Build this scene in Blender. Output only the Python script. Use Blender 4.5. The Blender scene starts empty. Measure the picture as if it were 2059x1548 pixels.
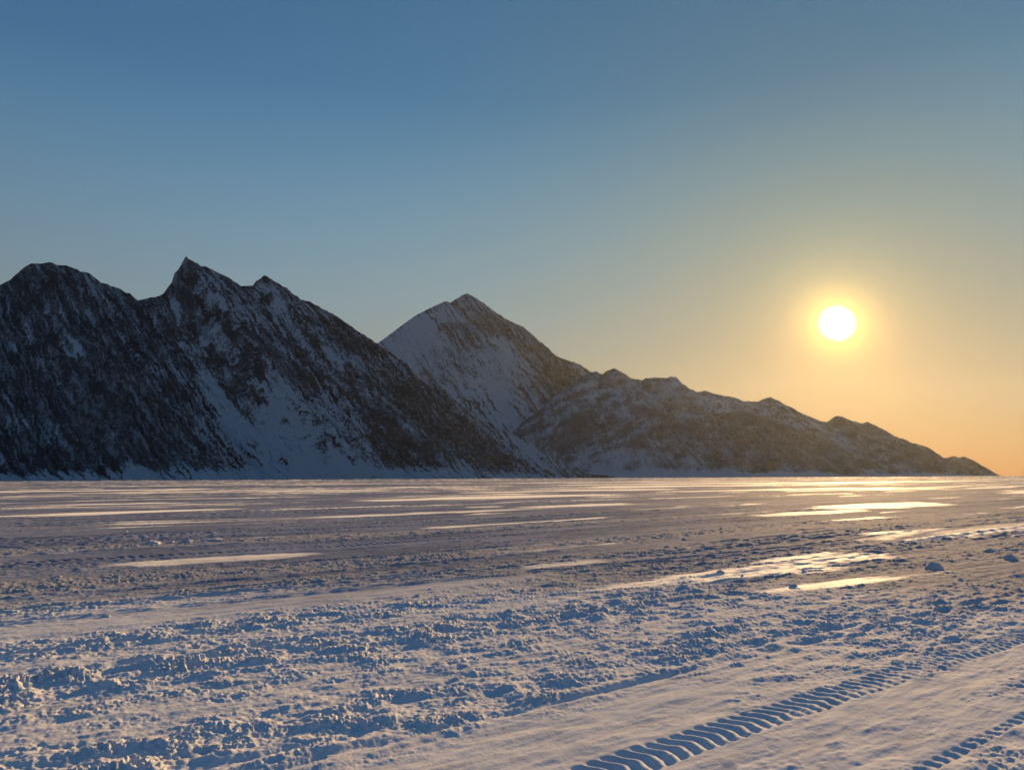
import bpy, math, random
import numpy as np
from mathutils import Matrix, Vector

sc = bpy.context.scene
col = sc.collection
random.seed(4)

# ------------------------------------------------------------------ camera
F, W, H = 1487.0, 2059.0, 1548.0          # focal length in photo pixels, photo size
PX, PY = 1029.5, 574.0                    # principal point of the photo
TH = math.atan(386.0 / F)                 # the phone looks up a little
RO = math.radians(-0.237)                 # and is rolled a little
EYE = 1.7
cd = bpy.data.cameras.new('camera')
cam = bpy.data.objects.new('camera', cd)
col.objects.link(cam)
sc.camera = cam
cd.sensor_width = 36.0
cd.lens = 36.0 * F / W
cd.shift_y = -(H / 2 - PY) / W
cd.clip_start, cd.clip_end = 0.1, 200000.0
cam.matrix_world = (Matrix.Translation((0, 0, EYE)) @ Matrix.Rotation(math.pi / 2 + TH, 4, 'X')
                    @ Matrix.Rotation(RO, 4, 'Z'))


def ray(px, py):
    """direction through a photo pixel (numpy friendly)"""
    a, b = px - PX, PY - py
    x = math.cos(RO) * a - math.sin(RO) * b
    u = math.sin(RO) * a + math.cos(RO) * b
    return x, F * math.cos(TH) - u * math.sin(TH), F * math.sin(TH) + u * math.cos(TH)


def at(px, py, y):
    """point on the ray through a pixel at forward distance y"""
    dx, dy, dz = ray(px, py)
    s = y / dy
    return dx * s, dz * s + EYE


def on_ice(px, py):
    dx, dy, dz = ray(px, py)
    s = EYE / -dz
    return dx * s, dy * s


def to_px(x, y, z):
    """photo pixel of a world point (numpy)"""
    z = z - EYE
    f = y * math.cos(TH) + z * math.sin(TH)
    u = -y * math.sin(TH) + z * math.cos(TH)
    a, b = x / f * F, u / f * F
    c, s = math.cos(RO), math.sin(RO)
    return PX + c * a + s * b, PY - (-s * a + c * b)


# ------------------------------------------------------------------ noise
def _hash(ix, iy, seed):
    h = (ix.astype(np.int64) * 374761393 + iy.astype(np.int64) * 668265263 + seed * 1442695041) & 0x7fffffff
    h = ((h ^ (h >> 13)) * 1274126177) & 0x7fffffff
    h = h ^ (h >> 16)
    return (h & 0xffff).astype(np.float32) * np.float32(2 * math.pi / 65536.0)


def noise(x, y, seed=0):
    """2-D gradient noise, about -1..1"""
    x0, y0 = np.floor(x), np.floor(y)
    fx, fy = (x - x0).astype(np.float32), (y - y0).astype(np.float32)
    ux, uy = fx * fx * fx * (fx * (fx * 6 - 15) + 10), fy * fy * fy * (fy * (fy * 6 - 15) + 10)
    r = 0
    for dx in (0, 1):
        for dy in (0, 1):
            a = _hash(x0 + dx, y0 + dy, seed)
            g = np.cos(a) * (fx - dx) + np.sin(a) * (fy - dy)
            r = r + g * (ux if dx else 1 - ux) * (uy if dy else 1 - uy)
    return r * 1.5


def fbm(x, y, octs, seed=0, gain=0.5, lac=2.03):
    r, a, t = 0, 1.0, 0.0
    for k in range(octs):
        r = r + a * noise(x, y, seed + 17 * k)
        t += a
        a *= gain
        x, y = x * lac + 3.7, y * lac + 1.3
    return r / t


def ridged(x, y, octs, seed=0, gain=0.5, lac=2.07):
    r, a, t = 0, 1.0, 0.0
    for k in range(octs):
        r = r + a * (1 - np.abs(noise(x, y, seed + 31 * k)) * 1.6)
        t += a
        a *= gain
        x, y = x * lac + 5.1, y * lac + 2.9
    return r / t


def sstep(a, b, x):
    t = np.clip((x - a) / (b - a), 0, 1)
    return t * t * (3 - 2 * t)


# ------------------------------------------------------------------ helpers
def grid_mesh(name, X, Y, Z, material, attrs=None, close=False, flip=False):
    n, m = X.shape
    me = bpy.data.meshes.new(name)
    v = np.empty((n * m, 3), np.float32)
    v[:, 0], v[:, 1], v[:, 2] = X.ravel(), Y.ravel(), Z.ravel()
    i, j = np.meshgrid(np.arange(n - 1), np.arange(m if close else m - 1), indexing='ij')
    j2 = (j + 1) % m
    q = np.stack([i * m + j, i * m + j2, (i + 1) * m + j2, (i + 1) * m + j], -1).reshape(-1, 4).astype(np.int32)
    if flip:
        q = q[:, ::-1]
    idx, start = q.ravel(), np.arange(0, q.size, 4, dtype=np.int32)
    if close:                               # the small hole in the middle
        cap = np.arange(m, dtype=np.int32)
        idx, start = np.concatenate([idx, cap[::-1]]), np.append(start, np.int32(q.size))
    me.vertices.add(n * m)
    me.vertices.foreach_set('co', v.ravel())
    me.loops.add(len(idx))
    me.loops.foreach_set('vertex_index', np.ascontiguousarray(idx, np.int32))
    me.polygons.add(len(start))
    me.polygons.foreach_set('loop_start', start)
    me.polygons.foreach_set('use_smooth', np.ones(len(start), bool))
    me.update(calc_edges=True)
    for k, a in (attrs or {}).items():
        at_ = me.attributes.new(k, 'FLOAT', 'POINT')
        at_.data.foreach_set('value', np.ascontiguousarray(a, np.float32).ravel())
    me.materials.append(material)
    o = bpy.data.objects.new(name, me)
    col.objects.link(o)
    return o


def tag(o, label=None, cat=None, group=None, kind=None):
    for k, v in (('label', label), ('category', cat), ('group', group), ('kind', kind)):
        if v:
            o[k] = v
    return o


class Nodes:
    def __init__(self, mat):
        mat.use_nodes = True
        self.t = mat.node_tree
        self.bsdf = self.t.nodes.get('Principled BSDF')

    def new(self, typ, **kw):
        n = self.t.nodes.new(typ)
        for k, v in kw.items():
            setattr(n, k, v)
        return n

    def put(self, sock, v):
        if hasattr(v, 'is_linked'):
            self.t.links.new(v, sock)
        else:
            sock.default_value = v

    def math(self, op, a, b=0.0, c=0.0, clamp=False):
        n = self.new('ShaderNodeMath', operation=op, use_clamp=clamp)
        for s, v in zip(n.inputs, (a, b, c)):
            self.put(s, v)
        return n.outputs[0]

    def mix(self, f, a, b):
        n = self.new('ShaderNodeMix', data_type='RGBA')
        self.put(n.inputs[0], f)
        for s, v in ((n.inputs[6], a), (n.inputs[7], b)):
            self.put(s, v if hasattr(v, 'is_linked') else (*v, 1))
        return n.outputs[2]

    def attr(self, name):
        return self.new('ShaderNodeAttribute', attribute_name=name).outputs['Fac']

    def noise(self, vec, scale, detail=3, rough=0.55, dist=0.0):
        n = self.new('ShaderNodeTexNoise')
        self.put(n.inputs['Vector'], vec)
        n.inputs['Scale'].default_value = scale
        n.inputs['Detail'].default_value = detail
        n.inputs['Roughness'].default_value = rough
        n.inputs['Distortion'].default_value = dist
        return n.outputs[0]

    def coords(self, scale=(1, 1, 1), rot=(0, 0, 0)):
        g = self.new('ShaderNodeTexCoord')
        m = self.new('ShaderNodeMapping')
        m.inputs['Scale'].default_value = scale
        m.inputs['Rotation'].default_value = rot
        self.t.links.new(g.outputs['Object'], m.inputs[0])
        return m.outputs[0]

    def rng(self, v, a, b, c=0.0, d=1.0):
        n = self.new('ShaderNodeMapRange', interpolation_type='SMOOTHSTEP')
        self.put(n.inputs[0], v)
        for s, q in zip(n.inputs[1:5], (a, b, c, d)):
            s.default_value = q
        return n.outputs[0]


# ------------------------------------------------------------------ sky and sun
SUN_EL, SUN_AZ = math.radians(10.54), math.radians(24.12)
SUN = Vector((math.sin(SUN_AZ) * math.cos(SUN_EL), math.cos(SUN_AZ) * math.cos(SUN_EL), math.sin(SUN_EL)))


def build_world():
    w = bpy.data.worlds.new('World')
    sc.world = w
    w.use_nodes = True
    N = Nodes(w)
    t = N.t
    bg = t.nodes['Background']
    sky = N.new('ShaderNodeTexSky', sky_type='NISHITA', sun_disc=False)
    sky.sun_elevation, sky.sun_rotation = SUN_EL, SUN_AZ
    sky.air_density, sky.dust_density, sky.ozone_density = 1.0, 0.0, 1.0
    g = N.new('ShaderNodeNewGeometry')
    inc = N.new('ShaderNodeVectorMath', operation='NORMALIZE')
    tc = N.new('ShaderNodeTexCoord')
    t.links.new(tc.outputs['Generated'], inc.inputs[0])
    sep = N.new('ShaderNodeSeparateXYZ')
    t.links.new(inc.outputs[0], sep.inputs[0])
    z = N.math('MINIMUM', N.math('MAXIMUM', sep.outputs[2], 0.0), 0.48)
    dot = N.new('ShaderNodeVectorMath', operation='DOT_PRODUCT')
    t.links.new(inc.outputs[0], dot.inputs[0])
    dot.inputs[1].default_value = SUN
    # angle from the sun in degrees: 2 asin(|d - s| / 2) keeps precision close to the disc
    df = N.new('ShaderNodeVectorMath', operation='DISTANCE')
    t.links.new(inc.outputs[0], df.inputs[0])
    df.inputs[1].default_value = SUN
    ang = N.math('MULTIPLY', N.math('ARCSINE', N.math('MULTIPLY', df.outputs['Value'], 0.5)), 2 * 180 / math.pi)
    e1 = N.math('EXPONENT', N.math('MULTIPLY', ang, -1 / 34.0))
    e2 = N.math('EXPONENT', N.math('MULTIPLY', ang, -1 / 3.0))
    e3 = N.math('EXPONENT', N.math('MULTIPLY', ang, -1 / 11.0))
    # colour of cold clear air: per channel exp(c0 + c1 z + c2 z^2 + c3 e1 + c4 e2 + c5 e3)
    CO = SKY_CO
    zz = N.math('MULTIPLY', z, z)
    dims = [N.rng(ang, 62.0, 125.0, 1.0, q) for q in (0.46, 0.65, 0.84)]    # the deep blue side of the sky away from the sun
    chans = []
    for c, dim in zip(CO, dims):
        s = N.math('ADD', c[0], N.math('MULTIPLY', z, c[1]))
        s = N.math('ADD', s, N.math('MULTIPLY', zz, c[2]))
        s = N.math('ADD', s, N.math('MULTIPLY', e1, c[3]))
        s = N.math('ADD', s, N.math('MULTIPLY', e2, c[4]))
        s = N.math('ADD', s, N.math('MULTIPLY', e3, c[5]))
        chans.append(N.math('MULTIPLY', N.math('EXPONENT', s), dim))
    comb = N.new('ShaderNodeCombineXYZ')
    for s, v in zip(comb.inputs, chans):
        t.links.new(v, s)
    mul = N.new('ShaderNodeVectorMath', operation='MULTIPLY')
    t.links.new(sky.outputs[0], mul.inputs[0])
    t.links.new(comb.outputs[0], mul.inputs[1])
    # the glaring sun itself
    core = N.rng(ang, 0.70, 1.40, 40.0, 0.0)
    halo = N.math('MULTIPLY', N.math('EXPONENT', N.math('MULTIPLY', N.math('POWER', N.math('DIVIDE', ang, 1.62), 2.0), -1.0)), 8.0)
    sun = N.new('ShaderNodeCombineXYZ')
    t.links.new(N.math('ADD', core, halo), sun.inputs[0])
    t.links.new(N.math('ADD', N.math('MULTIPLY', core, 0.86), N.math('MULTIPLY', halo, 0.78)), sun.inputs[1])
    t.links.new(N.math('ADD', N.math('MULTIPLY', core, 0.62), N.math('MULTIPLY', halo, 0.08)), sun.inputs[2])
    add = N.new('ShaderNodeVectorMath', operation='ADD')
    t.links.new(mul.outputs[0], add.inputs[0])
    t.links.new(sun.outputs[0], add.inputs[1])
    t.links.new(add.outputs[0], bg.inputs[0])
    bg.inputs[1].default_value = 0.0528
    w.cycles.sampling_method = 'MANUAL'
    w.cycles.sample_map_resolution = 1024
    ld = bpy.data.lights.new('sun', 'SUN')
    ld.energy = SUN_STRENGTH
    ld.angle = math.radians(0.5)
    ld.color = SUN_COLOR
    lo = bpy.data.objects.new('sun', ld)
    lo.rotation_euler = SUN.to_track_quat('Z', 'Y').to_euler()
    lo.location = (40, 90, 60)
    col.objects.link(lo)


SKY_CO = [[-0.5357, 5.3729, -10.2215, -0.4438, 2.2, 0.2839], [-0.9673, 6.9152, -9.2365, -0.6088, 1.65, -0.0237], [-1.0111, 6.8087, -7.6206, -0.9446, 0.9, -0.2894]]
SUN_STRENGTH = 5.0
SUN_COLOR = (1.0, 0.62, 0.27)
build_world()


# ------------------------------------------------------------------ materials
def mountain_material():
    m = bpy.data.materials.new('snow_dusted_rock')
    N = Nodes(m)
    b = N.bsdf
    snow = N.attr('snow')
    xyz = N.coords()
    n1 = N.noise(xyz, 0.16, 4, 0.65)
    n2 = N.noise(xyz, 0.02, 4, 0.6)
    f = N.math('ADD', snow, N.math('MULTIPLY', N.math('SUBTRACT', n1, 0.5), 1.1))
    f = N.rng(f, 0.30, 0.68)
    n3 = N.noise(xyz, 0.33, 3, 0.7)
    dust = N.rng(N.math('ADD', N.math('MULTIPLY', n3, 0.6), N.attr('dust')), 0.12, 0.66, 0.0, 0.52)
    f = N.math('MAXIMUM', f, dust)
    rock = N.mix(N.rng(n2, 0.35, 0.65), (0.018, 0.025, 0.034), (0.045, 0.050, 0.056))
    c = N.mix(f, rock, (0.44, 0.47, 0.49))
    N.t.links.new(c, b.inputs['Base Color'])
    b.inputs['Roughness'].default_value = 0.9
    b.inputs['Specular IOR Level'].default_value = 0.2
    bump = N.new('ShaderNodeBump')
    bump.inputs['Strength'].default_value = 0.7
    bump.inputs['Distance'].default_value = 4.0
    N.t.links.new(n1, bump.inputs['Height'])
    N.t.links.new(bump.outputs[0], b.inputs['Normal'])
    return m


def ice_material():
    m = bpy.data.materials.new('wind_packed_snow')
    N = Nodes(m)
    b = N.bsdf
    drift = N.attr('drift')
    churn = N.attr('churn')
    ang = math.atan2(0.613, 0.79)
    st = N.coords((1, 1, 1), (0, 0, -ang))
    sq = N.new('ShaderNodeMapping')
    N.t.links.new(st, sq.inputs[0])
    sq.inputs['Scale'].default_value = (0.25, 1.0, 1.0)
    fine = N.noise(sq.outputs[0], 6.0, 5, 0.65)
    grain = N.noise(st, 38.0, 3, 0.7)
    sp = N.new('ShaderNodeMapping')
    N.t.links.new(st, sp.inputs[0])
    sp.inputs['Scale'].default_value = (0.35, 1.0, 1.0)
    veneer = N.noise(sp.outputs[0], 0.45, 9, 0.72)
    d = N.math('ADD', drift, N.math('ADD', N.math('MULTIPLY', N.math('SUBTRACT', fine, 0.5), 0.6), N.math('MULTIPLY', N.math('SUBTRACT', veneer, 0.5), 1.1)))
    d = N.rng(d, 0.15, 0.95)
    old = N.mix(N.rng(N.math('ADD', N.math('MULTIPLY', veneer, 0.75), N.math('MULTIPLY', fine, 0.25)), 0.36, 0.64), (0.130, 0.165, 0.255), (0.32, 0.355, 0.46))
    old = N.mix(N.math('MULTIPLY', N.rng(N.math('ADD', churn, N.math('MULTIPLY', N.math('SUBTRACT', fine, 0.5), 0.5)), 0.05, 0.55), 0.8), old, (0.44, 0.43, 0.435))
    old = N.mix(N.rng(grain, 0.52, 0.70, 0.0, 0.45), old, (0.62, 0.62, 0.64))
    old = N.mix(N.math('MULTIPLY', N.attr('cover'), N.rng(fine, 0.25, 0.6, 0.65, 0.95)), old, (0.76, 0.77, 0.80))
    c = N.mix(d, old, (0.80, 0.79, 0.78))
    N.t.links.new(c, b.inputs['Base Color'])
    r = N.math('SUBTRACT', 0.90, N.math('MULTIPLY', d, 0.20))
    N.t.links.new(r, b.inputs['Roughness'])
    N.t.links.new(N.math('ADD', 0.007, N.math('MULTIPLY', d, 0.018)), b.inputs['Specular IOR Level'])
    N.t.links.new(N.math('MULTIPLY', d, 0.30), b.inputs['Sheen Weight'])
    b.inputs['Sheen Roughness'].default_value = 0.5
    b1 = N.new('ShaderNodeBump')
    b1.inputs['Distance'].default_value = 0.012
    s = N.math('SUBTRACT', 0.8, N.math('MULTIPLY', d, 0.55))
    N.t.links.new(s, b1.inputs['Strength'])
    N.t.links.new(fine, b1.inputs['Height'])
    b2 = N.new('ShaderNodeBump')
    b2.inputs['Distance'].default_value = 0.007
    b2.inputs['Strength'].default_value = 0.5
    N.t.links.new(grain, b2.inputs['Height'])
    N.t.links.new(b1.outputs[0], b2.inputs['Normal'])
    N.t.links.new(b2.outputs[0], b.inputs['Normal'])
    return m


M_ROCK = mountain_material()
M_ICE = ice_material()

# ------------------------------------------------------------------ frozen sea
UX, UY = 0.79, 0.613                       # direction of the drifts and tracks


def build_ice():
    a0 = math.radians(47)
    front = np.linspace(-a0, a0, 1500)
    side = np.linspace(a0, 2 * math.pi - a0, 90)[1:-1]
    ang = np.concatenate([front, side])    # measured from +Y, clockwise
    r = [0.4]
    while r[-1] < 9000:
        d = r[-1]
        r.append(d + (0.10 if d < 2.5 else max(0.014, 0.0032 * d) if d < 70 else 0.0075 * d if d < 700 else 0.09 * d))
    r = np.array(r)
    R, A = np.meshgrid(r, ang, indexing='ij')
    X, Y = R * np.sin(A), R * np.cos(A)
    u, v = X * UX + Y * UY, -X * UY + Y * UX
    near = 1 - sstep(90, 260, R)
    mid = 1 - sstep(600, 2500, R)
    wu, wv = u + 2.0 * noise(u / 9, v / 9, 5), v + 1.0 * noise(u / 14, v / 7, 6)

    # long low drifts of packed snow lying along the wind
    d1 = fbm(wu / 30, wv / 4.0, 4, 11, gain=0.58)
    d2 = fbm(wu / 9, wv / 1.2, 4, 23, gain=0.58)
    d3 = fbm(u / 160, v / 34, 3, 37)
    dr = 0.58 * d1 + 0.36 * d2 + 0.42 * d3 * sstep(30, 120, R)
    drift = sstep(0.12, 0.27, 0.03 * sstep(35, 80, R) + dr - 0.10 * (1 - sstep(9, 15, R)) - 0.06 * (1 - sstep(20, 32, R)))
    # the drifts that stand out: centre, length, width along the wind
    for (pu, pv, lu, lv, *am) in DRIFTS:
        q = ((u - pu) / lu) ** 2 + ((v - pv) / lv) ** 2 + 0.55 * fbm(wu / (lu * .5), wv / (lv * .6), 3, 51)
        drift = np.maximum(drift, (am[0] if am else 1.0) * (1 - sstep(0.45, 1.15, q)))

    # churned lanes: sledges and snow machines broke the crust
    lane = np.zeros_like(u)
    wob = 0.5 * noise(u / 17, v * 0 + 1.5, 71) + 0.25 * noise(u / 5, v * 0.2, 73)
    for (c, w, amt) in LANES:
        lane = np.maximum(lane, amt * np.exp(-(((v + wob - c) / w) ** 2)))
    brk = 0.5 + 0.9 * fbm(u / 5.0, v / 1.1, 3, 81)
    churn = np.clip(lane * np.clip(brk + 0.35, 0, 1.3), 0, 1) * near
    wide = sstep(14.5, 10.5, v) * sstep(3.0, 11.0, u) * np.clip(0.55 + 1.3 * fbm(u / 7.0, v / 0.9, 3, 85), 0, 1) * near
    churn = np.maximum(churn, 0.8 * wide)
    churn = churn * (1 - 0.75 * drift)
    crust = np.clip(0.45 + 1.2 * fbm(u / 11.0, v / 2.2, 3, 87), 0.08, 1.0) * (1 - 0.85 * drift) * near

    # thicker fresh snow on the shore side where the viewer stands
    cover = np.clip(1 - sstep(10.5, 15.5, R + 2.6 * fbm(u / 4.0, v / 1.3, 4, 89)), 0, 1)

    # height
    h = 0.11 * fbm(u / 26, v / 10, 2, 91) * mid
    h += 0.020 * (ridged(wu / 2.6, wv / 0.55, 3, 95) - 0.5) * near * (1 - 0.75 * drift)
    h += 0.022 * drift * mid
    lump = np.maximum(0, 0.30 - np.abs(fbm(u / 0.20, v / 0.13, 4, 101, gain=0.62))) * np.clip(0.5 + 1.6 * noise(u / 0.5, v / 0.3, 103), 0.1, 1.4)
    lump2 = np.maximum(0, noise(u / 0.36, v / 0.2, 107))
    low = 1 - 0.45 * sstep(10, 14, R)
    h += low * churn * (0.17 * lump + 0.06 * lump2 - 0.02)
    h += churn * 0.018 * fbm(u / 0.06, v / 0.045, 2, 111) * (1 - sstep(14, 40, R))
    h += 0.010 * fbm(u / 0.5, v / 0.16, 3, 115) * (1 - sstep(25, 70, R)) * (1 - 0.6 * drift)
    h += crust * (0.034 + 0.020 * sstep(11, 16, R)) * np.maximum(0, fbm(u / 0.24, v / 0.11, 3, 119, gain=0.6) + 0.05)
    h += crust * 0.030 * np.maximum(0, fbm(u / 0.9, v / 0.30, 3, 123, gain=0.6)) * sstep(14, 30, R)
    clod = 0.35 + 0.9 * np.clip(0.5 + 1.3 * noise(u / 0.45, v / 0.2, 127), 0, 1)
    # ruts pressed by runners and tracks
    for (c, w, dep, k) in RUTS:
        vv = v + 0.35 * noise(u / 21, u * 0 + k, 131 + k) + 0.04 * noise(u / 1.7, u * 0 + k, 137) - c
        on = sstep(-0.25, 0.05, noise(u / 13, u * 0 + 7.7 * k, 139))
        h += near * on * 0.6 * dep * clod * (-np.exp(-(vv / w) ** 2) + 0.7 * np.exp(-((vv - 2.1 * w) / (0.9 * w)) ** 2)
                                + 0.7 * np.exp(-((vv + 2.1 * w) / (0.9 * w)) ** 2))
    # belts of snow machines left rows of cross marks
    for (c, w, pitch, amp) in TREADS:
        vv = v + 0.3 * noise(u / 19, u * 0 + c, 151) - c
        band = sstep(w, 0.75 * w, np.abs(vv)) * np.clip(0.85 + 0.6 * noise(u / 3.1, u * 0 + c, 153), 0.25, 1)
        h += near * band * (amp * np.sin(2 * math.pi * (u + 0.4 * np.abs(vv)) / pitch) - 1.2 * amp)
    h *= sstep(0.4, 2.0, R)
    Z = h - 0.02
    # earth falls away very slowly: keeps the far ice a hair below the shore
    Z -= 0.35 * sstep(900, 4000, R)
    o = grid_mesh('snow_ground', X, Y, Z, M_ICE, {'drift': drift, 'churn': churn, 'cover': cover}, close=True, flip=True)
    tag(o, 'flat frozen sea under wind-packed, track-worn snow', kind='structure')
    return o, (X, Y, Z)


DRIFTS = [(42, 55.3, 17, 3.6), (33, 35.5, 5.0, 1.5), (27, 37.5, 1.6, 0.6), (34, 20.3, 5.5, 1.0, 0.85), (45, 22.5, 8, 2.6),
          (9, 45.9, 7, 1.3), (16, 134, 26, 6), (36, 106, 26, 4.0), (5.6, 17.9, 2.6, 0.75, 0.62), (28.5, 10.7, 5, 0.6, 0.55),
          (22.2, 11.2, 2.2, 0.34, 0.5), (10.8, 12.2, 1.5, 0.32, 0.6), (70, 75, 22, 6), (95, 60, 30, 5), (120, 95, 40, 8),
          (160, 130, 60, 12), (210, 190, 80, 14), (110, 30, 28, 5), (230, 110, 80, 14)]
LANES = [(22.6, 1.0, 0.9), (15.6, 1.1, 0.95), (13.0, 0.9, 0.8), (33.5, 1.2, 0.45), (40.5, 1.0, 0.4), (28.0, 0.7, 0.35),
         (9.7, 0.7, 0.9), (7.7, 1.0, 1.0), (5.6, 0.6, 0.75), (48, 1.2, 0.35), (1.6, 0.8, 0.8), (-1.5, 1.0, 0.9), (62, 1.5, 0.3)]
TREADS = [(3.6, 0.19, 0.13, 0.011), (1.2, 0.19, 0.13, 0.011), (2.5, 0.05, 0.13, 0.008), (43.0, 0.30, 0.55, 0.026), (40.2, 0.30, 0.55, 0.026), (36.6, 0.28, 0.5, 0.024),
          (26.0, 0.22, 0.3, 0.016), (19.8, 0.2, 0.22, 0.012)]
RUTS = [(11.1, 0.05, 0.06, 21), (11.6, 0.05, 0.06, 22), (12.6, 0.06, 0.05, 23), (13.4, 0.05, 0.06, 24), (8.4, 0.06, 0.06, 25), (9.6, 0.05, 0.05, 26),
        (12.3, 0.10, 0.05, 1), (12.9, 0.10, 0.05, 2), (14.2, 0.09, 0.05, 3), (16.4, 0.10, 0.05, 4), (10.2, 0.10, 0.06, 5),
        (9.2, 0.10, 0.06, 6), (21.6, 0.12, 0.05, 7), (24.0, 0.12, 0.05, 8), (6.6, 0.09, 0.05, 9), (4.9, 0.06, 0.03, 10),
        (27.4, 0.14, 0.05, 11), (34.6, 0.16, 0.06, 12), (42.0, 0.2, 0.06, 13), (18.9, 0.1, 0.03, 14)]
ICE, ICE_XYZ = build_ice()


# ------------------------------------------------------------------ mountains
def mountain(name, label, crest, depth, aspect, slope, seed, rockmap, step=2.0, rough=1.0, jag=1.0,
             profile=1.15, gully=(70, 18), depth_fn=None, base_snow=0.5, back=0.8, contrast=1.0, streak=1.0):
    """One massif: a crest line (photo pixels, at a forward distance) from which slopes fall along the fall line."""
    cp = np.array(crest, float)
    ys = np.full(len(cp), float(depth)) if depth_fn is None else np.array([depth_fn(p) for p in cp[:, 0]])
    dx, dy, dz = ray(cp[:, 0], cp[:, 1])
    cx, cz = dx * ys / dy, dz * ys / dy + EYE
    cz = np.maximum(cz, -1.0)
    n = int((cx[-1] - cx[0]) / step) + 2
    xc = np.linspace(cx[0], cx[-1], n)
    hc = np.interp(xc, cx, cz)
    yc = np.interp(xc, cx, ys)
    # broken crest line, at rock scale
    hc = hc + jag * sstep(0, 40, hc) * (4.2 * fbm(xc / 26, xc * 0 + seed, 5, seed, gain=0.62) + 4.5 * np.maximum(0, noise(xc / 17, xc * 0 + 2.5, seed + 3)) ** 2)
    ca, sa = math.sin(aspect), -math.cos(aspect)          # downhill direction in plan
    Lf = np.maximum(hc, 0) / slope + 12
    tmax = Lf.max()
    s = np.concatenate([-np.linspace(1, 0.02, 40) ** 1.2, np.linspace(0, 1, int(tmax / (step * 1.25)) + 2)])
    S, XC = np.meshgrid(s, xc, indexing='ij')
    HC, YC, L = hc[None, :] + 0 * S, yc[None, :] + 0 * S, Lf[None, :] + 0 * S
    T = np.where(S >= 0, S * L, S * L * back)
    X, Y = XC + ca * T, YC + sa * T
    a = np.abs(S)
    prof = (1 - a) ** profile
    Z = (HC + 4) * prof - 4
    away = sstep(0.0, 0.14, a) * sstep(0, 0.16, 1 - a) * np.clip(HC / 180, 0.12, 1.3)
    wx = XC + 16 * fbm(X / 150, Y / 150, 3, seed + 7)
    gp_, ga = gully
    g = ridged(wx / gp_, T / (gp_ * 7), 4, seed + 11) - 0.55
    g2 = ridged((wx + 9 * noise(X / 31, Y / 31, seed + 5)) / (gp_ * 0.30), T / (gp_ * 1.3), 3, seed + 13) - 0.55
    big = fbm(X / 230, Y / 230, 3, seed + 17)
    cr = ridged(X / 46, Y / 46 + Z / 60, 4, seed + 19) - 0.5
    fine = fbm(XC / 9, T / 15 + Z / 17, 3, seed + 23, gain=0.65)
    Z = Z + away * rough * (ga * g + 0.32 * ga * g2 + 22 * big + 12 * cr)
    Z = Z + sstep(0.0, 0.05, a) * sstep(0, 0.1, 1 - a) * rough * 3.2 * fine
    # where snow holds: gentle chutes and aprons; where it does not: ribs and broken rock
    px, py = to_px(X, Y, Z)
    sn = base_snow + 0 * Z
    for (qx, qy, rx, ry, tilt, amt) in rockmap:
        c, q = math.cos(math.radians(tilt)), math.sin(math.radians(tilt))
        ex, ey = (px - qx) * c + (py - qy) * q, -(px - qx) * q + (py - qy) * c
        wgt = np.exp(-((ex / rx) ** 2 + (ey / ry) ** 2) ** 1.5)
        sn = sn + 0.75 * amt * wgt
    k = step / 1.9                                          # far slopes show only coarser detail
    wx = wx + 7 * k * fbm(X / (30 * k), Y / (30 * k) + Z / (40 * k), 3, seed + 59)
    st = fbm(wx / (15 * k), T / (170 * k), 4, seed + 29, gain=0.6)      # long streaks down the fall line
    st2 = fbm(wx / (5.0 * k), T / (42 * k), 3, seed + 31, gain=0.65)
    g3 = ridged(wx / (26 * k), T / (120 * k), 3, seed + 33) - 0.5          # small ribs; snow lies between them
    st, st2, g3 = streak * st, streak * st2, streak * g3
    bl = (2.0 - streak) * fbm(X / 85, Y / 85 + Z / 85, 4, seed + 37)
    crag = ridged(X / (20 * k), Y / (20 * k) + Z / (26 * k), 4, seed + 43, gain=0.6) - 0.5
    crag = (1.6 - 0.6 * streak) * crag
    sn = sn + 0.40 * st + 0.30 * st2 + 0.30 * bl + 0.22 * fbm(X / (7 * k), Y / (7 * k) + Z / (7 * k), 3, seed + 61) - 0.26 * g - 0.22 * g2 - 0.42 * g3 - 0.24 * crag + 1.5 * streak * np.minimum(0, fbm(wx / (7 * k), T / (230 * k), 3, seed + 47) + 0.06)
    sn = 0.46 + (sn - 0.46) * contrast
    sn = sn + 0.55 * sstep(0.90, 0.975, a + 0.035 * fbm(XC / 60, XC * 0 + 3.3, 3, seed + 53))     # drifted snow along the shore
    dust = 0.42 * st2 + 0.42 * st + 0.42 * fbm(X / (9 * k), Y / (9 * k) + Z / (9 * k), 4, seed + 41, gain=0.62) - 0.35 * g3 + 0.15 * bl
    Z = Z + sstep(0.0, 0.06, a) * sstep(0, 0.1, 1 - a) * rough * k * (2.6 * st2 + 3.5 * st + 6.0 * g3 + 4.5 * crag)
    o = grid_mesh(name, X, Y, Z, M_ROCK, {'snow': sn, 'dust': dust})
    if o.data.polygons[len(o.data.polygons) // 2].normal.z < 0:
        o.data.flip_normals()
    tag(o, label, kind='structure')
    return o


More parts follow.
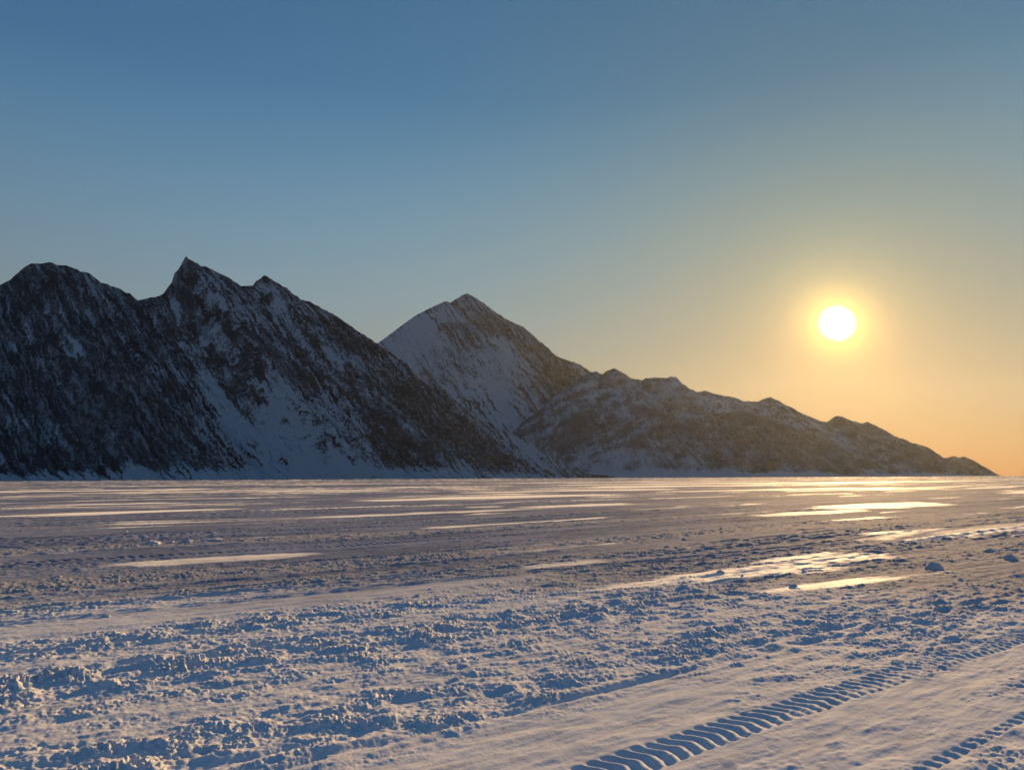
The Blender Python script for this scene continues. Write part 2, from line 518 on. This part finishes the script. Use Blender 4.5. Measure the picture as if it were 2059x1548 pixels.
R = math.radians
LEFT = [(-900, 700), (-640, 560), (-400, 610), (-240, 560), (-120, 600), (-40, 590), (0, 573), (22, 561), (46, 540), (62, 530), (80, 530), (98, 527),
        (118, 533), (140, 536), (158, 545), (176, 548), (188, 556), (205, 570), (228, 577), (245, 582), (262, 592), (278, 604),
        (294, 600), (309, 599), (322, 594), (330, 588), (340, 574), (348, 566), (350, 550), (354, 547), (360, 540), (374, 515), (380, 521),
        (396, 530), (414, 537), (428, 543), (442, 550), (458, 558), (472, 567), (483, 575), (497, 574), (508, 574), (514, 566), (524, 560), (531, 553),
        (541, 560), (556, 566), (572, 579), (590, 592), (606, 602), (625, 608), (646, 620), (668, 630), (690, 645), (715, 662), (740, 680),
        (760, 692), (785, 709), (815, 733), (838, 749), (851, 760), (868, 768), (876, 768), (892, 784), (915, 806), (938, 826),
        (962, 842), (992, 857), (1020, 868), (1048, 884), (1080, 905), (1115, 926), (1150, 943), (1190, 954), (1230, 960)]
# snow (+) and bare rock (-) areas of the face: centre, radii, tilt, amount
LEFT_MAP = [(1085, 918, 110, 20, 33, 0.30), (980, 870, 90, 10, 38, 0.22), (90, 690, 190, 170, 30, -0.24), (60, 880, 150, 110, 35, -0.26), (250, 880, 130, 110, 40, -0.24), (300, 760, 120, 130, 45, -0.14),
            (345, 910, 80, 40, 35, -0.25), (150, 700, 45, 18, 45, 0.40), (30, 830, 60, 16, 55, 0.36), (250, 920, 60, 10, 35, 0.3), (160, 890, 40, 10, 40, 0.25),
            (400, 725, 110, 22, 62, 0.30), (450, 830, 70, 26, 55, 0.40), (510, 900, 160, 65, 52, 0.38), (620, 880, 150, 85, 50, 0.36),
            (480, 800, 55, 26, 55, -0.6), (600, 740, 60, 45, 45, -0.30), (560, 660, 120, 30, 38, 0.10), (700, 830, 70, 45, 45, 0.20),
            (800, 850, 110, 55, 45, -0.30), (900, 860, 130, 34, 40, -0.36), (830, 930, 60, 40, 45, -0.16), (990, 905, 40, 28, 40, -0.30),
            (1050, 905, 70, 14, 36, 0.22), (360, 560, 30, 50, 20, -0.30), (70, 570, 90, 40, 20, -0.20), (460, 640, 120, 40, 40, 0.10), (700, 690, 90, 14, 36, -0.2)]
mountain('mountain', 'dark steep snow-dusted mountain with a sharp twin-peaked crest, nearest on the left', LEFT, 2000, R(60), 0.82, 3,
         LEFT_MAP, step=1.9, back=0.32, rough=1.0, jag=1.35, gully=(85, 22), base_snow=0.515, contrast=1.0)

MID = [(560, 860), (640, 790), (700, 736), (758, 691), (790, 668), (820, 645), (838, 633), (860, 622), (878, 613), (896, 606), (906, 609), (920, 599), (938, 590),
       (948, 594), (965, 604), (990, 623), (1015, 640), (1035, 650), (1052, 657), (1072, 674), (1090, 692), (1108, 708), (1125, 719), (1150, 727),
       (1168, 734), (1184, 745), (1210, 762), (1250, 800), (1300, 850), (1350, 900), (1400, 950)]
MID_MAP = [(800, 690, 70, 60, -30, 0.42), (860, 650, 60, 18, -30, 0.35), (1000, 750, 60, 90, 60, 0.35), (1010, 830, 70, 30, 55, 0.30), (930, 720, 110, 60, 55, -0.16),
           (1100, 730, 110, 60, 45, -0.42), (970, 640, 80, 20, 35, -0.20), (1130, 780, 60, 50, 45, -0.3), (940, 800, 60, 30, 50, 0.2)]
mountain('mountain', 'pyramid-shaped snowy mountain standing behind, between the two nearer slopes', MID, 4400, R(40), 0.85, 211,
         MID_MAP, step=3.4, rough=1.2, jag=1.4, gully=(130, 28), base_snow=0.72, contrast=0.65)

HILL = [(960, 950), (1000, 895), (1037, 862), (1060, 842), (1085, 824), (1110, 800), (1145, 775), (1170, 757), (1186, 748), (1200, 747), (1210, 753),
        (1222, 745), (1234, 740), (1247, 746), (1262, 755), (1272, 762), (1284, 763), (1291, 765), (1300, 760), (1318, 759), (1342, 760),
        (1350, 757), (1360, 758), (1366, 767), (1384, 780), (1402, 788), (1418, 786), (1440, 792), (1458, 796), (1478, 799), (1496, 807),
        (1526, 807), (1532, 803), (1549, 798), (1562, 805), (1580, 814), (1598, 828), (1606, 828), (1622, 836), (1637, 841), (1652, 848),
        (1664, 848), (1672, 842), (1682, 836), (1692, 837), (1704, 843), (1718, 847), (1730, 851), (1736, 850), (1744, 848), (1760, 855), (1774, 864),
        (1790, 875), (1802, 881), (1815, 881), (1830, 891), (1842, 892), (1862, 898), (1876, 907), (1890, 922), (1920, 940), (1960, 957)]
HILL_MAP = [(1255, 800, 190, 45, 0, 0.16), (1480, 818, 120, 22, 15, 0.26), (1650, 872, 90, 20, 25, 0.26), (1310, 930, 120, 26, 0, 0.2), (1150, 880, 130, 90, 0, 0.12), (1240, 780, 120, 30, 20, 0.05), (1420, 820, 150, 30, 15, 0.10), (1200, 920, 160, 30, 0, 0.22), (1700, 900, 120, 40, 25, -0.05), (1840, 920, 70, 20, 25, -0.2)]
mountain('hill', 'long brownish snow-dusted ridge stepping down toward the right under the sun', HILL, 3600, R(10), 0.52, 401,
         HILL_MAP, step=2.6, rough=0.8, jag=0.9, gully=(120, 14), base_snow=0.40, contrast=0.66, streak=0.3, profile=1.05)

KN1 = [(1050, 950), (1085, 905), (1102, 887), (1122, 862), (1140, 846), (1160, 832), (1175, 826), (1204, 821), (1220, 828), (1233, 838), (1254, 858), (1285, 885), (1320, 915), (1360, 950)]
KN2 = [(1225, 940), (1262, 870), (1292, 830), (1308, 818), (1321, 812), (1345, 806), (1364, 806), (1380, 809), (1394, 815), (1431, 836), (1470, 868), (1510, 905), (1550, 950)]
KN3 = [(1350, 950), (1380, 905), (1405, 876), (1422, 858), (1437, 847), (1452, 836), (1466, 829), (1490, 825), (1508, 829), (1525, 834), (1548, 840), (1568, 847), (1600, 863),
       (1630, 872), (1657, 879), (1687, 908), (1710, 924), (1731, 938), (1752, 949), (1775, 957)]
ISL = [(1835, 957), (1855, 937), (1880, 925), (1892, 922), (1902, 920), (1909, 920), (1914, 917), (1920, 917), (1928, 920), (1938, 918), (1952, 923), (1968, 933), (1985, 942), (2000, 952), (2012, 957)]
mountain('hill', 'rounded dark rocky knoll in front of the left end of the low ridge', KN1, 3300, R(14), 0.62, 521, [(1175, 865, 80, 40, 0, -0.42), (1200, 930, 120, 22, 0, 0.25)], step=2.4, rough=0.8, jag=0.7, gully=(90, 12), base_snow=0.40, contrast=0.66, streak=0.3, profile=1.0, back=0.45)
mountain('hill', 'broad dark rocky knoll in front of the middle of the low ridge', KN2, 3350, R(8), 0.62, 541, [(1350, 840, 90, 40, 0, -0.42), (1290, 890, 40, 40, 0, -0.2), (1390, 910, 110, 34, 0, 0.25)], step=2.4, rough=0.8, jag=0.7, gully=(90, 12), base_snow=0.40, contrast=0.66, streak=0.3, profile=1.0, back=0.45)
mountain('hill', 'largest dark knoll sloping down to the ice below the sun', KN3, 3050, R(10), 0.60, 561, [(1500, 860, 120, 50, 0, -0.42), (1640, 915, 110, 30, 30, -0.3), (1470, 930, 60, 26, 0, 0.1)], step=2.3, rough=0.8, jag=0.7, gully=(90, 12), base_snow=0.41, contrast=0.66, streak=0.3, profile=1.0, back=0.45)
mountain('hill', 'small low headland at the far right end of the ridge', ISL, 3900, R(6), 0.5, 581, [(1930, 935, 90, 30, 0, -0.25)], step=2.4, rough=0.6, jag=0.7, gully=(70, 8), base_snow=0.40, contrast=0.66, streak=0.3, profile=1.0)


# ------------------------------------------------------------------ broken snow lying about
def ice_height(x, y):
    X, Y, Z = ICE_XYZ
    r, a = math.hypot(x, y), math.atan2(x, y)
    i = int(np.searchsorted(np.hypot(X[:, 0], Y[:, 0]), r))
    i = min(max(i, 0), X.shape[0] - 1)
    j = int(np.argmin(np.hypot(X[i] - x, Y[i] - y)))
    return float(Z[max(0, i - 2):i + 3, max(0, j - 4):j + 5].mean())


def chunk_mesh(sx, sy, sz, seed, n=28):
    """an angular lump of broken snow crust with a flat underside"""
    th = np.linspace(0, 2 * math.pi, 2 * n + 1)[:-1]
    ph = np.linspace(0.02, math.pi * 0.62, n)
    P, A = np.meshgrid(ph, th, indexing='ij')
    d = np.stack([np.sin(P) * np.cos(A), np.sin(P) * np.sin(A), np.cos(P)], -1)
    rng = np.random.RandomState(seed)
    rad = np.full(P.shape, 1.25)
    for _ in range(15):                     # cut by random planes: facets and edges
        nrm = rng.normal(size=3)
        nrm /= np.linalg.norm(nrm)
        nrm[2] = abs(nrm[2])
        k = d @ nrm
        rad = np.where(k > 0.05, np.minimum(rad, rng.uniform(0.55, 0.95) / np.maximum(k, 0.05)), rad)
    rad = rad * (1 + 0.10 * fbm(d[..., 0] * 3 + seed, d[..., 1] * 3 + d[..., 2] * 2, 3, seed))
    p = d * rad[..., None]
    return p[..., 0] * sx, p[..., 1] * sy, p[..., 2] * sz


def chunk(x, y, sx, sy, sz, seed, label, group=None, rot=0.65):
    cx_, cy_, cz_ = chunk_mesh(sx, sy, sz, seed)
    c, q = math.cos(rot), math.sin(rot)
    o = grid_mesh('snow_chunk', cx_ * c - cy_ * q, cx_ * q + cy_ * c, cz_, M_ICE,
                  {'drift': np.full(cx_.shape, 0.45), 'churn': np.ones(cx_.shape), 'cover': np.full(cx_.shape, 0.3)}, close=True, flip=True)
    o.location = (x, y, ice_height(x, y))
    tag(o, label, 'snow chunk', group)
    return o


for px, py, w, hgt, seed, label in (
        (306, 1092, 0.30, 0.13, 1, 'largest dark snow chunk at the left end of the row on the left'),
        (343, 1090, 0.13, 0.06, 2, 'low flat snow chunk just right of the largest one on the left'),
        (374, 1088, 0.20, 0.10, 3, 'pointed snow chunk in the middle of the row on the left'),
        (408, 1087, 0.14, 0.06, 4, 'small snow chunk between the pointed one and the long one'),
        (432, 1085, 0.30, 0.09, 5, 'long low snow chunk at the right end of the row on the left'),
        (1876, 1139, 0.24, 0.15, 6, 'big bluish snow chunk on the right, left and nearest of the three large ones there'),
        (1990, 1105, 0.24, 0.11, 7, 'wide bluish snow chunk at the right, left of the taller one'),
        (2030, 1120, 0.20, 0.13, 8, 'tall shaded snow chunk at the right edge of the view')):
    gx, gy = on_ice(px, py)
    chunk(gx, gy, w, w * 0.7, hgt, seed, label, 'larger chunks of broken snow')
proto = []
rs = np.random.RandomState(12)
spots = []
while len(spots) < 70:
    u_, (c_, w_, am_) = rs.uniform(-4, 42), LANES[rs.randint(0, 9)]
    v_ = c_ + rs.normal() * w_ * 0.6
    x_, y_ = u_ * UX - v_ * UY, u_ * UY + v_ * UX
    if 8 < math.hypot(x_, y_) < 34 and y_ > 0 and abs(math.atan2(x_, y_)) < 0.66:
        spots.append((x_, y_))
for i, (x_, y_) in enumerate(spots):
    if i < 6:
        o = chunk(x_, y_, 0.06, 0.05, 0.045, 40 + i, 'small crumb of broken crust lying on a churned track', 'small crumbs of broken snow crust')
        proto.append(o)
    else:
        o = proto[i % 6].copy()
        col.objects.link(o)
        o.location = (x_, y_, ice_height(x_, y_))
    o.rotation_euler.z = rs.uniform(0, 6.28)
    k_ = rs.uniform(0.5, 1.5)
    o.scale = (k_ * rs.uniform(0.8, 1.5), k_, k_ * rs.uniform(0.7, 1.2))


# ------------------------------------------------------------------ air
def build_haze():
    lo, hi = Vector((-10600, -10600, -6.0)), Vector((10600, 10600, 1250.0))
    v = [(x, y, z) for x in (lo.x, hi.x) for y in (lo.y, hi.y) for z in (lo.z, hi.z)]
    f = [(0, 1, 3, 2), (4, 6, 7, 5), (0, 4, 5, 1), (2, 3, 7, 6), (0, 2, 6, 4), (1, 5, 7, 3)]
    me = bpy.data.meshes.new('haze')
    me.from_pydata(v, [], f)
    m = bpy.data.materials.new('haze')
    m.use_nodes = True
    t = m.node_tree
    t.nodes.remove(t.nodes['Principled BSDF'])
    vol = t.nodes.new('ShaderNodeVolumePrincipled')
    vol.inputs['Color'].default_value = (0.84, 0.92, 0.98, 1)
    vol.inputs['Density'].default_value = HAZE
    vol.inputs['Anisotropy'].default_value = HAZE_G
    t.links.new(vol.outputs[0], t.nodes['Material Output'].inputs['Volume'])
    me.materials.append(m)
    o = bpy.data.objects.new('haze', me)
    col.objects.link(o)
    tag(o, 'thin frosty air over the ice, golden toward the sun', kind='stuff')


HAZE, HAZE_G = 5.6e-6, 0.68
USE_HAZE = True
if USE_HAZE:
    build_haze()

# ------------------------------------------------------------------ render
sc.view_settings.view_transform = 'Standard'
sc.view_settings.look = 'None'
sc.view_settings.exposure = 0.6
sc.view_settings.gamma = 1.0
sc.cycles.use_denoising = True
sc.cycles.volume_bounces = 0
sc.cycles.max_bounces = 6
sc.cycles.diffuse_bounces = 3
sc.cycles.glossy_bounces = 2
